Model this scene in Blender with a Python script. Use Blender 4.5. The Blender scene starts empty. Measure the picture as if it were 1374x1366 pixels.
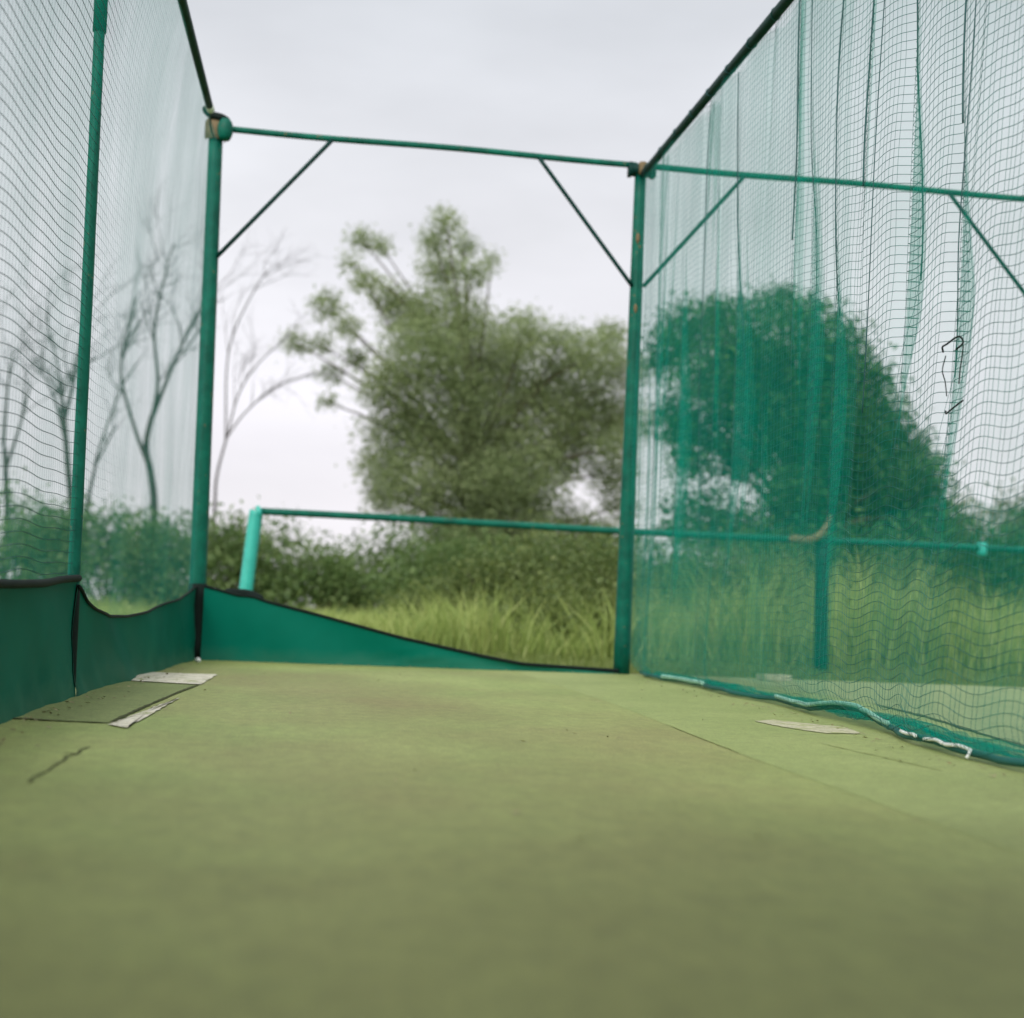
import bpy, math
import numpy as np

sc = bpy.context.scene
COL = sc.collection
RNG = np.random.default_rng(11)
PI = math.pi
HAZE = 0

# ------------------------------------------------------------------ helpers
class MB:
    """collects quads / triangles and links them as ONE mesh object"""
    def __init__(self):
        self.v, self.q, self.t, self.n = [], [], [], 0
    def add(self, verts, quads=None, tris=None):
        verts = np.asarray(verts, float).reshape(-1, 3)
        if quads is not None and len(quads):
            self.q.append(np.asarray(quads, int).reshape(-1, 4) + self.n)
        if tris is not None and len(tris):
            self.t.append(np.asarray(tris, int).reshape(-1, 3) + self.n)
        self.v.append(verts); self.n += len(verts)
    def grid(self, P, closed_u=False):
        """P: (n, m, 3) sheet of points"""
        n, m, _ = P.shape
        idx = np.arange(n * m).reshape(n, m)
        if closed_u:
            idx = np.vstack([idx, idx[:1]])
        q = np.stack([idx[:-1, :-1], idx[1:, :-1], idx[1:, 1:], idx[:-1, 1:]], -1).reshape(-1, 4)
        self.add(P.reshape(-1, 3), q)
    def tube(self, pts, rad, n=8, caps=True):
        pts = np.asarray(pts, float); m = len(pts)
        rad = np.broadcast_to(np.asarray(rad, float), (m,))
        tan = np.gradient(pts, axis=0)
        tan /= np.maximum(np.linalg.norm(tan, axis=1, keepdims=True), 1e-9)
        ref = np.array([0, 0, 1.0]) if abs(tan[0][2]) < .9 else np.array([1.0, 0, 0])
        rings = []
        u = ref - tan[0] * (ref @ tan[0]); u /= np.linalg.norm(u)
        for i in range(m):
            u = u - tan[i] * (u @ tan[i]); u /= max(np.linalg.norm(u), 1e-9)
            w = np.cross(tan[i], u)
            a = np.arange(n) * 2 * PI / n
            rings.append(pts[i] + rad[i] * (np.cos(a)[:, None] * u + np.sin(a)[:, None] * w))
        P = np.array(rings)                       # m, n, 3
        base = self.n
        idx = np.arange(m * n).reshape(m, n); nx = np.roll(idx, -1, 1)
        q = np.stack([idx[:-1], nx[:-1], nx[1:], idx[1:]], -1).reshape(-1, 4)
        V = P.reshape(-1, 3); T = None
        if caps:
            V = np.vstack([V, pts[0], pts[-1]])
            a, b = m * n, m * n + 1
            T = [(a, nx[0, k], idx[0, k]) for k in range(n)] + [(b, idx[-1, k], nx[-1, k]) for k in range(n)]
        self.add(V, q, T)
    def box(self, lo, hi, rot=0.0, about=None):
        x0, y0, z0 = lo; x1, y1, z1 = hi
        V = np.array([(x0,y0,z0),(x1,y0,z0),(x1,y1,z0),(x0,y1,z0),(x0,y0,z1),(x1,y0,z1),(x1,y1,z1),(x0,y1,z1)], float)
        if rot:
            c = np.array(about if about is not None else (V[0] + V[6]) / 2)
            d = V - c; s, k = math.sin(rot), math.cos(rot)
            V = c + np.stack([d[:,0]*k - d[:,1]*s, d[:,0]*s + d[:,1]*k, d[:,2]], 1)
        self.add(V, [(0,3,2,1),(4,5,6,7),(0,1,5,4),(1,2,6,5),(2,3,7,6),(3,0,4,7)])
    def build(self, name, mat, parent=None, smooth=True, origin=(0, 0, 0)):
        V = np.vstack(self.v) - np.asarray(origin, float)
        Q = np.vstack(self.q) if self.q else np.zeros((0, 4), int)
        T = np.vstack(self.t) if self.t else np.zeros((0, 3), int)
        me = bpy.data.meshes.new(name)
        me.vertices.add(len(V)); me.vertices.foreach_set('co', V.ravel())
        nl = Q.size + T.size
        me.loops.add(nl)
        me.loops.foreach_set('vertex_index', np.concatenate([Q.ravel(), T.ravel()]).astype(np.int32))
        me.polygons.add(len(Q) + len(T))
        st = np.concatenate([np.arange(len(Q)) * 4, Q.size + np.arange(len(T)) * 3]).astype(np.int32)
        me.polygons.foreach_set('loop_start', st)
        me.polygons.foreach_set('use_smooth', np.full(len(Q) + len(T), smooth))
        me.update(calc_edges=True); me.validate()
        me.materials.append(mat)
        o = bpy.data.objects.new(name, me); COL.objects.link(o)
        if parent is not None:
            o.parent = parent
        else:
            o.location = origin
        return o

def tag(o, label=None, cat=None, group=None, kind=None):
    if label: o['label'] = label
    if cat: o['category'] = cat
    if group: o['group'] = group
    if kind: o['kind'] = kind
    return o

def thing(name, loc, label, cat, group=None):
    o = bpy.data.objects.new(name, None); COL.objects.link(o)
    o.location = loc; o.empty_display_size = .2
    return tag(o, label, cat, group)

def spline(pts, n):
    """Catmull-Rom through pts, n samples"""
    P = np.asarray(pts, float)
    P = np.vstack([2 * P[0] - P[1], P, 2 * P[-1] - P[-2]])
    t = np.linspace(0, len(P) - 3 - 1e-9, n); k = t.astype(int); f = (t - k)[:, None]
    a, b, c, d = P[k], P[k+1], P[k+2], P[k+3]
    return .5 * (2*b + (c-a)*f + (2*a-5*b+4*c-d)*f**2 + (3*b-a-3*c+d)*f**3)

def leaf_quads(C, size, rng, up=.35, asp=.5, outward=None):
    n = len(C)
    d = rng.normal(size=(n, 3)); d /= np.linalg.norm(d, axis=1, keepdims=True)
    if outward is not None:
        d = d + .5 * outward
    nrm = rng.normal(size=(n, 3)); nrm[:, 2] = np.abs(nrm[:, 2]) + up
    d -= nrm * ((d * nrm).sum(1) / (nrm * nrm).sum(1))[:, None]
    d /= np.linalg.norm(d, axis=1, keepdims=True)
    s = np.cross(nrm, d); s /= np.linalg.norm(s, axis=1, keepdims=True)
    L_ = (size * rng.uniform(.6, 1.4, n))[:, None]; W_ = L_ * asp
    return np.stack([C - d * L_ / 2, C + s * W_ / 2 - d * L_ * .05, C + d * L_ / 2, C - s * W_ / 2 - d * L_ * .05], 1)
# ------------------------------------------------------------------ materials
def mat(name):
    m = bpy.data.materials.new(name); m.use_nodes = True
    nt = m.node_tree; nt.nodes.clear()
    return m, nt, (lambda t, **k: _node(nt, t, **k))
def _node(nt, t, **k):
    n = nt.nodes.new(t)
    for a, b in k.items():
        if a.startswith('i_'):
            n.inputs[a[2:].replace('_', ' ')].default_value = b
        else:
            setattr(n, a, b)
    return n
def ramp(nt, pts):
    r = nt.nodes.new('ShaderNodeValToRGB')
    e = r.color_ramp.elements
    while len(e) < len(pts): e.new(.5)
    for el, (p, c) in zip(e, pts):
        el.position = p; el.color = (*c, 1) if len(c) == 3 else c
    return r
def out(nt, sh):
    o = nt.nodes.new('ShaderNodeOutputMaterial'); nt.links.new(sh, o.inputs['Surface']); return o

def mat_paint(name, c1, c2, rough=.42, scale=14, rust=0.0, spec=.4):
    m, nt, N = mat(name); L = nt.links.new
    tc = N('ShaderNodeTexCoord')
    no = N('ShaderNodeTexNoise', i_Scale=scale, i_Detail=6, i_Roughness=.65); L(tc.outputs['Object'], no.inputs['Vector'])
    r = ramp(nt, [(.35, c1), (.7, c2)]); L(no.outputs['Fac'], r.inputs['Fac'])
    col = r.outputs['Color']
    if rust:
        n2 = N('ShaderNodeTexNoise', i_Scale=scale * 2.3, i_Detail=8, i_Roughness=.7); L(tc.outputs['Object'], n2.inputs['Vector'])
        r2 = ramp(nt, [(.66 - rust, (0,0,0)), (.70 - rust, (1,1,1))]); L(n2.outputs['Fac'], r2.inputs['Fac'])
        mx = N('ShaderNodeMix', data_type='RGBA'); L(r2.outputs['Color'], mx.inputs[0]); L(col, mx.inputs[6]); mx.inputs[7].default_value = (.16, .10, .045, 1)
        col = mx.outputs[2]
    p = N('ShaderNodeBsdfPrincipled', i_Roughness=rough); L(col, p.inputs['Base Color'])
    p.inputs['Specular IOR Level'].default_value = spec
    b = N('ShaderNodeBump', i_Strength=.15, i_Distance=.004); L(no.outputs['Fac'], b.inputs['Height']); L(b.outputs['Normal'], p.inputs['Normal'])
    out(nt, p.outputs[0]); return m

def mat_leaf(name, dark, mid, light, trans=.45, scale=.9):
    m, nt, N = mat(name); L = nt.links.new
    g = N('ShaderNodeNewGeometry'); tc = N('ShaderNodeTexCoord')
    no = N('ShaderNodeTexNoise', i_Scale=scale, i_Detail=3, i_Roughness=.6); L(tc.outputs['Object'], no.inputs['Vector'])
    mth = N('ShaderNodeMath', operation='MULTIPLY_ADD'); L(g.outputs['Random Per Island'], mth.inputs[0]); mth.inputs[1].default_value = .36
    m2 = N('ShaderNodeMath', operation='MULTIPLY'); L(no.outputs['Fac'], m2.inputs[0]); m2.inputs[1].default_value = .72
    L(m2.outputs[0], mth.inputs[2])
    r = ramp(nt, [(.18, dark), (.5, mid), (.85, light)]); L(mth.outputs[0], r.inputs['Fac'])
    p = N('ShaderNodeBsdfPrincipled', i_Roughness=.5); L(r.outputs['Color'], p.inputs['Base Color'])
    p.inputs['Specular IOR Level'].default_value = .35
    t = N('ShaderNodeBsdfTranslucent'); L(r.outputs['Color'], t.inputs['Color'])
    mx = N('ShaderNodeMixShader'); mx.inputs[0].default_value = trans
    L(p.outputs[0], mx.inputs[1]); L(t.outputs[0], mx.inputs[2]); out(nt, mx.outputs[0]); return m

def mat_cloth(name, c1, c2, trans=.25):
    """opaque woven windbreak cloth"""
    m, nt, N = mat(name); L = nt.links.new
    tc = N('ShaderNodeTexCoord')
    no = N('ShaderNodeTexNoise', i_Scale=2.2, i_Detail=7, i_Roughness=.6); L(tc.outputs['Object'], no.inputs['Vector'])
    wv = N('ShaderNodeTexNoise', i_Scale=220, i_Detail=2); L(tc.outputs['Object'], wv.inputs['Vector'])
    r0 = ramp(nt, [(.3, c1), (.7, c2)]); L(no.outputs['Fac'], r0.inputs['Fac'])
    sp = N('ShaderNodeSeparateXYZ'); L(tc.outputs['Object'], sp.inputs[0])
    nd = N('ShaderNodeTexNoise', i_Scale=9, i_Detail=7, i_Roughness=.7); L(tc.outputs['Object'], nd.inputs['Vector'])
    ma = N('ShaderNodeMath', operation='MULTIPLY_ADD'); L(nd.outputs['Fac'], ma.inputs[0]); ma.inputs[1].default_value = -.16; L(sp.outputs['Z'], ma.inputs[2])
    md = N('ShaderNodeMapRange', i_From_Min=.0, i_From_Max=-.07, i_To_Min=0, i_To_Max=.16); L(ma.outputs[0], md.inputs['Value'])
    r = N('ShaderNodeMix', data_type='RGBA'); L(md.outputs[0], r.inputs[0]); L(r0.outputs['Color'], r.inputs[6]); r.inputs[7].default_value = (.11, .17, .10, 1)
    p = N('ShaderNodeBsdfPrincipled', i_Roughness=.5); L(r.outputs[2], p.inputs['Base Color'])
    p.inputs['Specular IOR Level'].default_value = .08
    b = N('ShaderNodeBump', i_Strength=.25, i_Distance=.002); L(wv.outputs['Fac'], b.inputs['Height']); L(b.outputs['Normal'], p.inputs['Normal'])
    t = N('ShaderNodeBsdfTranslucent'); L(r.outputs[2], t.inputs['Color'])
    mx = N('ShaderNodeMixShader'); mx.inputs[0].default_value = trans
    L(p.outputs[0], mx.inputs[1]); L(t.outputs[0], mx.inputs[2]); out(nt, mx.outputs[0]); return m

def mat_mesh(name, col, a_lo, a_hi, trans=.5):
    """fine see-through mesh: part open holes, part green yarn"""
    m, nt, N = mat(name); L = nt.links.new
    tc = N('ShaderNodeTexCoord')
    mp = N('ShaderNodeMapping'); mp.inputs['Scale'].default_value = (1.2, 1.2, .35); L(tc.outputs['Object'], mp.inputs['Vector'])
    no = N('ShaderNodeTexNoise', i_Scale=2.4, i_Detail=5, i_Roughness=.6); L(mp.outputs[0], no.inputs['Vector'])
    mr = N('ShaderNodeMapRange', i_From_Min=.3, i_From_Max=.7, i_To_Min=a_lo, i_To_Max=a_hi); L(no.outputs['Fac'], mr.inputs['Value'])
    d = N('ShaderNodeBsdfDiffuse', i_Color=(*col, 1)); t = N('ShaderNodeBsdfTranslucent', i_Color=(*col, 1))
    mx = N('ShaderNodeMixShader'); mx.inputs[0].default_value = trans; L(d.outputs[0], mx.inputs[1]); L(t.outputs[0], mx.inputs[2])
    tr = N('ShaderNodeBsdfTransparent')
    m2 = N('ShaderNodeMixShader'); L(mr.outputs[0], m2.inputs[0]); L(tr.outputs[0], m2.inputs[1]); L(mx.outputs[0], m2.inputs[2])
    out(nt, m2.outputs[0]); return m

def mat_ground(name, stops, scale, rough=.9, bump=.3, stretch=(1,1,1), fine=120, spec=.2, wear=None, foot=None):  # foot: near-end shade painted into the colour, with a brown worn tint
    m, nt, N = mat(name); L = nt.links.new
    tc = N('ShaderNodeTexCoord'); mp = N('ShaderNodeMapping'); mp.inputs['Scale'].default_value = stretch; L(tc.outputs['Object'], mp.inputs['Vector'])
    n1 = N('ShaderNodeTexNoise', i_Scale=scale, i_Detail=8, i_Roughness=.62); L(mp.outputs[0], n1.inputs['Vector'])
    n2 = N('ShaderNodeTexNoise', i_Scale=fine, i_Detail=4, i_Roughness=.7); L(tc.outputs['Object'], n2.inputs['Vector'])
    r = ramp(nt, stops); L(n1.outputs['Fac'], r.inputs['Fac'])
    col = r.outputs['Color']
    if wear:
        n3 = N('ShaderNodeTexNoise', i_Scale=wear[0], i_Detail=5, i_Roughness=.6); L(mp.outputs[0], n3.inputs['Vector'])
        r3 = ramp(nt, [(wear[1], (0,0,0)), (wear[2], (1,1,1))]); L(n3.outputs['Fac'], r3.inputs['Fac'])
        mw = N('ShaderNodeMix', data_type='RGBA'); L(r3.outputs['Color'], mw.inputs[0]); L(col, mw.inputs[6]); mw.inputs[7].default_value = (*wear[3], 1)
        col = mw.outputs[2]
    if foot:  # near-end falloff shade painted into the turf colour, with a brown worn tint
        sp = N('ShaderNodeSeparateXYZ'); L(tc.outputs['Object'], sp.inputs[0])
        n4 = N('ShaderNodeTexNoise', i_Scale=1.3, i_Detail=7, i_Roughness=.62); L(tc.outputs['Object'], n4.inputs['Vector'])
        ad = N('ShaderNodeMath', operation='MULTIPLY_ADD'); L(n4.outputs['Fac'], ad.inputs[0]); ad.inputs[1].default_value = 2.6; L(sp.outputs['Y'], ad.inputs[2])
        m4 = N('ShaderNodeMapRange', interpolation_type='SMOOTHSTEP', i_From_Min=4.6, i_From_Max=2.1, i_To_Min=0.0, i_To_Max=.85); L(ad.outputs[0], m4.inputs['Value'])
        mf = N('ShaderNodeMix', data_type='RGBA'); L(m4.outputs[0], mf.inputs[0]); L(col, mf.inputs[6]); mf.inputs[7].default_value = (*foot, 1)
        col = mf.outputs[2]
    mr0 = N('ShaderNodeMapRange', i_From_Min=.3, i_From_Max=.7, i_To_Min=.66, i_To_Max=1.30); L(n2.outputs['Fac'], mr0.inputs['Value'])
    n5 = N('ShaderNodeTexNoise', i_Scale=fine * .16, i_Detail=6, i_Roughness=.75); L(mp.outputs[0], n5.inputs['Vector'])
    mr5 = N('ShaderNodeMapRange', i_From_Min=.3, i_From_Max=.7, i_To_Min=.80, i_To_Max=1.18); L(n5.outputs['Fac'], mr5.inputs['Value'])
    mr = N('ShaderNodeMath', operation='MULTIPLY'); L(mr0.outputs[0], mr.inputs[0]); L(mr5.outputs[0], mr.inputs[1])
    mm = N('ShaderNodeVectorMath', operation='SCALE'); L(col, mm.inputs[0]); L(mr.outputs[0], mm.inputs['Scale'])
    p = N('ShaderNodeBsdfPrincipled', i_Roughness=rough); L(mm.outputs[0], p.inputs['Base Color'])
    p.inputs['Specular IOR Level'].default_value = spec
    b = N('ShaderNodeBump', i_Strength=bump, i_Distance=.003); L(n2.outputs['Fac'], b.inputs['Height']); L(b.outputs['Normal'], p.inputs['Normal'])
    out(nt, p.outputs[0]); return m

M_TUBE  = mat_paint('green_tube_paint', (.001, .066, .046), (.002, .125, .084), rough=.45, scale=11, spec=.15, rust=.03)
M_RAIL  = mat_paint('top_rail_paint', (.001, .022, .019), (.002, .040, .033), rough=.5, scale=9, spec=.15)
M_TEAL  = mat_paint('teal_handrail_paint', (.020, .30, .25), (.035, .40, .33), rough=.35, scale=7)
M_RUST  = mat_paint('rusty_plate', (.10, .07, .03), (.17, .12, .06), rough=.7, scale=30)
M_DARK  = mat_paint('dark_cord', (.002, .007, .006), (.004, .013, .010), rough=.75, scale=40, spec=.2)
M_WHITE = mat_paint('white_plastic', (.74, .76, .74), (.82, .84, .82), rough=.4, scale=30)
M_PALE  = mat_paint('pale_teal_rope', (.22, .46, .38), (.36, .62, .52), rough=.6, scale=40)
M_STRAND = mat_paint('net_twine', (.002, .085, .078), (.006, .155, .135), rough=.6, scale=5)
M_LTWINE = mat_paint('left_net_twine', (.005, .050, .055), (.010, .085, .085), rough=.6, scale=5)
M_NET_R = mat_mesh('right_net_mesh', (.003, .36, .27), .17, .26)
M_NET_D = mat_mesh('doubled_net_mesh', (.003, .36, .27), .12, .22)
M_NET_T = mat_mesh('thin_net_mesh', (.003, .36, .27), .08, .16)
M_NET_F = mat_mesh('slack_net_mesh', (.004, .30, .24), .35, .75)
M_NET_L = mat_mesh('left_net_mesh', (.010, .25, .19), .22, .40)
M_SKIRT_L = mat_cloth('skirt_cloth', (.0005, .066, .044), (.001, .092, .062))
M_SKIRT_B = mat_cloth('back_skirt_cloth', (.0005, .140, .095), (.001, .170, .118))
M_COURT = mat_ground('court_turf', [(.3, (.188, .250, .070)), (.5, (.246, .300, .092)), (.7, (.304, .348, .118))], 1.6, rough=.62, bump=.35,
                     stretch=(1.0, .55, 1), fine=170, spec=.35, wear=(.55, .42, .66, (.215, .195, .075)), foot=(.118, .124, .036))  # foot: darker tone painted in as shade towards the near end
M_STRIP = mat_ground('court_edge_turf', [(.3, (.212, .262, .084)), (.7, (.280, .325, .116))], 2.0, rough=.62, bump=.35, fine=170, spec=.35, foot=(.124, .132, .039))  # same painted near-end shade on the strip
M_LANE  = mat_ground('next_lane_turf', [(.25, (.225, .270, .110)), (.75, (.300, .330, .150))], 2.6, rough=.65, bump=.4, fine=120, spec=.3)
M_PATCH = mat_ground('mat_patch_turf', [(.25, (.150, .190, .070)), (.75, (.205, .245, .090))], 3.0, rough=.7, bump=.35, fine=170, spec=.25)
M_MARK  = mat_ground('worn_white_paint', [(.36, (.26, .30, .12)), (.42, (.46, .44, .32)), (.5, (.60, .57, .48)), (.8, (.68, .65, .56))], 16, rough=.7, bump=.3, fine=140)
M_CONC  = mat_ground('pale_concrete', [(.38, (.27, .31, .12)), (.46, (.40, .39, .26)), (.8, (.52, .50, .38))], 14, rough=.85, bump=.4, fine=120)
M_FIELD = mat_ground('field_soil_grass', [(.25, (.060, .085, .022)), (.5, (.105, .135, .036)), (.75, (.170, .180, .065))], .7, bump=.6, fine=30)
M_BARK  = mat_paint('bark', (.045, .036, .028), (.10, .085, .065), rough=.9, scale=8, spec=.1)
M_TWIG  = mat_paint('bare_bark', (.040, .036, .036), (.085, .078, .075), rough=.9, scale=6, spec=.1)
M_LEAF_C = mat_leaf('grey_green_leaves', (.105, .155, .064), (.235, .305, .140), (.385, .450, .225), trans=.5, scale=.62)
M_LEAF_R = mat_leaf('dark_green_leaves', (.010, .055, .016), (.036, .125, .036), (.130, .250, .070), scale=1.0)
M_LEAF_H = mat_leaf('hedge_leaves', (.050, .105, .032), (.115, .190, .060), (.215, .290, .105), scale=.9)
M_LEAF_F = mat_leaf('pale_far_leaves', (.075, .100, .050), (.125, .155, .080), (.190, .215, .115), scale=.6)
M_WEED  = mat_leaf('weed_leaves', (.055, .095, .024), (.110, .160, .044), (.200, .245, .080), scale=1.5)
M_GRASS = mat_leaf('tall_grass_blades', (.145, .225, .052), (.290, .380, .105), (.500, .545, .205), scale=1.1)
M_GRIT  = mat_leaf('dry_bits', (.12, .115, .045), (.20, .18, .08), (.36, .33, .18), trans=.1, scale=9)
M_MOWN  = mat_leaf('short_grass_blades', (.090, .140, .030), (.150, .205, .050), (.240, .270, .090), scale=1.2)

# ------------------------------------------------------------------ camera (solved from the photo's vanishing points)
cam = bpy.data.cameras.new('camera'); cam_o = bpy.data.objects.new('camera', cam); COL.objects.link(cam_o)
import mathutils
Rm = [[.98937, -.04972, -.14143], [-.14336, -.06654, -.98743], [.03969, .99719, -.07296]]
CAMFIX = True
X = np.array(Rm[0]); X /= np.linalg.norm(X)
Yv = np.array(Rm[1]); Yv -= X * (X @ Yv); Yv /= np.linalg.norm(Yv)
Zv = np.cross(X, Yv)
mw = mathutils.Matrix([[*X, 0], [*Yv, 0], [*Zv, .31], [0, 0, 0, 1]])
cam_o.matrix_world = mw
cam.sensor_width = 36; cam.lens = 50.07; cam.clip_start = .02; cam.clip_end = 3000
cam.dof.use_dof = True; cam.dof.focus_distance = 4.4; cam.dof.aperture_fstop = 2.3
sc.camera = cam_o

# ------------------------------------------------------------------ sky and light
SUN_EL, SUN_AZ = math.radians(36), math.radians(205)          # azimuth clockwise from +Y: behind the camera, to the left
w = bpy.data.worlds.new('World'); sc.world = w; w.use_nodes = True
nt = w.node_tree; nt.nodes.clear(); L = nt.links.new
N = lambda t, **k: _node(nt, t, **k)
sky = N('ShaderNodeTexSky', sky_type='NISHITA', sun_disc=False); sky.sun_elevation = SUN_EL; sky.sun_rotation = SUN_AZ
tc = N('ShaderNodeTexCoord'); sx = N('ShaderNodeSeparateXYZ'); L(tc.outputs['Generated'], sx.inputs[0])
rz = ramp(nt, [(0.0, (9.9, 9.5, 10.0)), (.12, (9.9, 9.6, 10.1)), (.26, (9.1, 9.1, 9.5)), (.40, (7.6, 7.85, 8.3)), (.60, (8.2, 8.3, 8.5)), (1.0, (9.5, 9.5, 9.5))]); L(sx.outputs['Z'], rz.inputs['Fac'])
mp = N('ShaderNodeMapping'); mp.inputs['Scale'].default_value = (1, 1, 3.0); L(tc.outputs['Generated'], mp.inputs['Vector'])
cn = N('ShaderNodeTexNoise', i_Scale=3.2, i_Detail=5, i_Roughness=.5); L(mp.outputs[0], cn.inputs['Vector'])
cr = N('ShaderNodeMapRange', i_From_Min=.3, i_From_Max=.7, i_To_Min=.88, i_To_Max=1.08); L(cn.outputs['Fac'], cr.inputs['Value'])
cm = N('ShaderNodeVectorMath', operation='SCALE'); L(rz.outputs['Color'], cm.inputs[0]); L(cr.outputs[0], cm.inputs['Scale'])
# unseen bright lobe round the sun, added to light the tree fronts
dt = N('ShaderNodeVectorMath', operation='DOT_PRODUCT'); L(tc.outputs['Generated'], dt.inputs[0])
dt.inputs[1].default_value = (math.sin(SUN_AZ) * math.cos(SUN_EL), math.cos(SUN_AZ) * math.cos(SUN_EL), math.sin(SUN_EL))
gl = N('ShaderNodeMapRange', i_From_Min=.1, i_From_Max=1.0, i_To_Min=0.0, i_To_Max=1.0); L(dt.outputs['Value'], gl.inputs['Value'])
gp = N('ShaderNodeMath', operation='POWER'); L(gl.outputs[0], gp.inputs[0]); gp.inputs[1].default_value = 1.6
gs = N('ShaderNodeVectorMath', operation='SCALE'); gs.inputs[0].default_value = (21, 20.4, 19.2); L(gp.outputs[0], gs.inputs['Scale'])
ga = N('ShaderNodeVectorMath', operation='ADD'); L(cm.outputs[0], ga.inputs[0]); L(gs.outputs[0], ga.inputs[1])
mx = N('ShaderNodeMix', data_type='RGBA'); mx.inputs[0].default_value = .94; L(sky.outputs[0], mx.inputs[6]); L(ga.outputs[0], mx.inputs[7])
bg = N('ShaderNodeBackground', i_Strength=.1); L(mx.outputs[2], bg.inputs['Color'])
wo = N('ShaderNodeOutputWorld'); L(bg.outputs[0], wo.inputs['Surface'])
sun = bpy.data.lights.new('sun', 'SUN'); sun.energy = 1.5; sun.angle = math.radians(14); sun.color = (1, .96, .90)
so = bpy.data.objects.new('sun', sun); COL.objects.link(so)
sd = mathutils.Vector((math.sin(SUN_AZ) * math.cos(SUN_EL), math.cos(SUN_AZ) * math.cos(SUN_EL), math.sin(SUN_EL)))
so.rotation_euler = sd.to_track_quat('Z', 'Y').to_euler()

# ------------------------------------------------------------------ ground
b = MB()
gx = np.concatenate([[-150, -60], np.linspace(-30, 40, 60), [80, 180]])
gy = np.concatenate([[-60, -20], np.linspace(-10, 60, 60), [100, 220]])
GX, GY = np.meshgrid(gx, gy, indexing='ij')
GZ = -.06 + .02 * np.sin(GX * .7) * np.sin(GY * .5) * (GY > 9)
b.grid(np.stack([GX, GY, GZ], -1))
tag(b.build('field', M_FIELD), 'rough grass field around the practice net', 'field', kind='structure')

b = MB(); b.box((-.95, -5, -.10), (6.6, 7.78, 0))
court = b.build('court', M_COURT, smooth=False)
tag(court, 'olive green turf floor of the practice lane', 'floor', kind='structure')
def sheet(name, pts, z, m, rag=0):
    pts = np.array(pts, float)
    if rag:
        nxt = np.roll(pts, -1, 0); fr = np.linspace(0, 1, 12, endpoint=False)[:, None]
        pts = np.concatenate([a * (1 - fr) + b_ * fr for a, b_ in zip(pts, nxt)])
        pts = pts + RNG.normal(0, rag, pts.shape) * np.array((1, 1.6))
    bb = MB(); P = np.array([(x, y, z) for x, y in pts])
    c = P.mean(0); n = len(P)
    bb.add(np.vstack([P, c]), None, [(n, i, (i + 1) % n) for i in range(n)])
    o = bb.build(name, m, court, smooth=False); return o
# lighter edge strip beyond the seam, next lane outside the net, darker mat patch, worn white marks
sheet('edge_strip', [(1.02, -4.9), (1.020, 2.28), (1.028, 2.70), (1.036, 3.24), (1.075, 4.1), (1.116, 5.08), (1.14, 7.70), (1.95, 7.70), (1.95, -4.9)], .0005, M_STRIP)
sheet('next_lane', [(1.96, -4.9), (1.96, 3.65), (2.19, 4.76), (2.31, 5.57), (2.33, 7.72), (6.5, 7.72), (6.5, -4.9)], .0012, M_LANE)
sheet('mat_patch', [(-.80, 3.62), (-.685, 3.69), (-.462, 3.64), (-.423, 4.52), (-.372, 5.36), (-.60, 5.46), (-.80, 5.5)], .002, M_PATCH)
tag(sheet('crease_mark', [(-.70, 5.60), (-.645, 6.17), (-.347, 6.17), (-.352, 5.80), (-.362, 5.40), (-.48, 5.44), (-.60, 5.49)], .0035, M_MARK, .0028), 'wide worn white patch by the left net')
tag(sheet('crease_mark', [(-.452, 3.575), (-.401, 3.51), (-.385, 4.10), (-.372, 4.62), (-.398, 4.33), (-.424, 3.95)], .0035, M_MARK, .0028), 'narrow white wedge beside the dark mat edge')
tag(sheet('bare_patch', [(1.42, 4.36), (1.51, 4.44), (1.66, 4.20), (1.62, 3.98), (1.50, 3.95), (1.44, 4.15)], .0025, M_CONC, .0022), 'pale bare patch beside the right net')
def ribbon(name, pts, w_, z, m, jit=.0):
    """dark seam or crack: a shallow groove filled with dirt, 3-D strip"""
    P = np.asarray(pts, float); P = spline(np.c_[P, np.zeros(len(P))], len(P) * 9)
    P[:, :2] += RNG.normal(0, jit, (len(P), 2))
    t = np.gradient(P, axis=0); nrm = np.stack([-t[:, 1], t[:, 0], 0 * t[:, 0]], 1); nrm /= np.linalg.norm(nrm, axis=1, keepdims=True)
    ww = w_ * (1 + RNG.uniform(-.5, .5, len(P)))[:, None] * np.minimum(1, np.minimum(np.arange(len(P)), np.arange(len(P))[::-1]) / 4 + .15)[:, None]
    A = np.stack([P - nrm * ww, P + nrm * ww], 1); A[..., 2] = z
    bb = MB(); bb.grid(A); return bb.build(name, m, court)
M_SEAM = mat_ground('seam_dirt', [(.3, (.045, .055, .022)), (.7, (.085, .095, .040))], 20, fine=200)
M_SEAM2 = mat_ground('faint_seam', [(.3, (.200, .230, .080)), (.7, (.270, .300, .105))], 14, fine=200)
ribbon('mat_seam', [(-.80, 3.64), (-.685, 3.69), (-.60, 3.66), (-.462, 3.635)], .006, .003, M_SEAM)
ribbon('mat_seam', [(-.458, 3.66), (-.44, 4.1), (-.42, 4.52), (-.395, 5.0), (-.366, 5.4)], .006, .003, M_SEAM)
ribbon('floor_crack', [(-.431, 2.44), (-.437, 2.55), (-.430, 2.63), (-.434, 2.72), (-.430, 2.80), (-.438, 2.87), (-.424, 2.91), (-.43, 3.0), (-.42, 3.06)], .0030, .0015, M_SEAM, .0015)
ribbon('floor_crack', [(-.455, 2.93), (-.440, 2.93), (-.424, 2.905)], .003, .0016, M_SEAM, .001)
ribbon('floor_crack', [(1.36, 3.64), (1.385, 3.35), (1.40, 3.15), (1.413, 3.0)], .0025, .002, M_SEAM2, .001)
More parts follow.
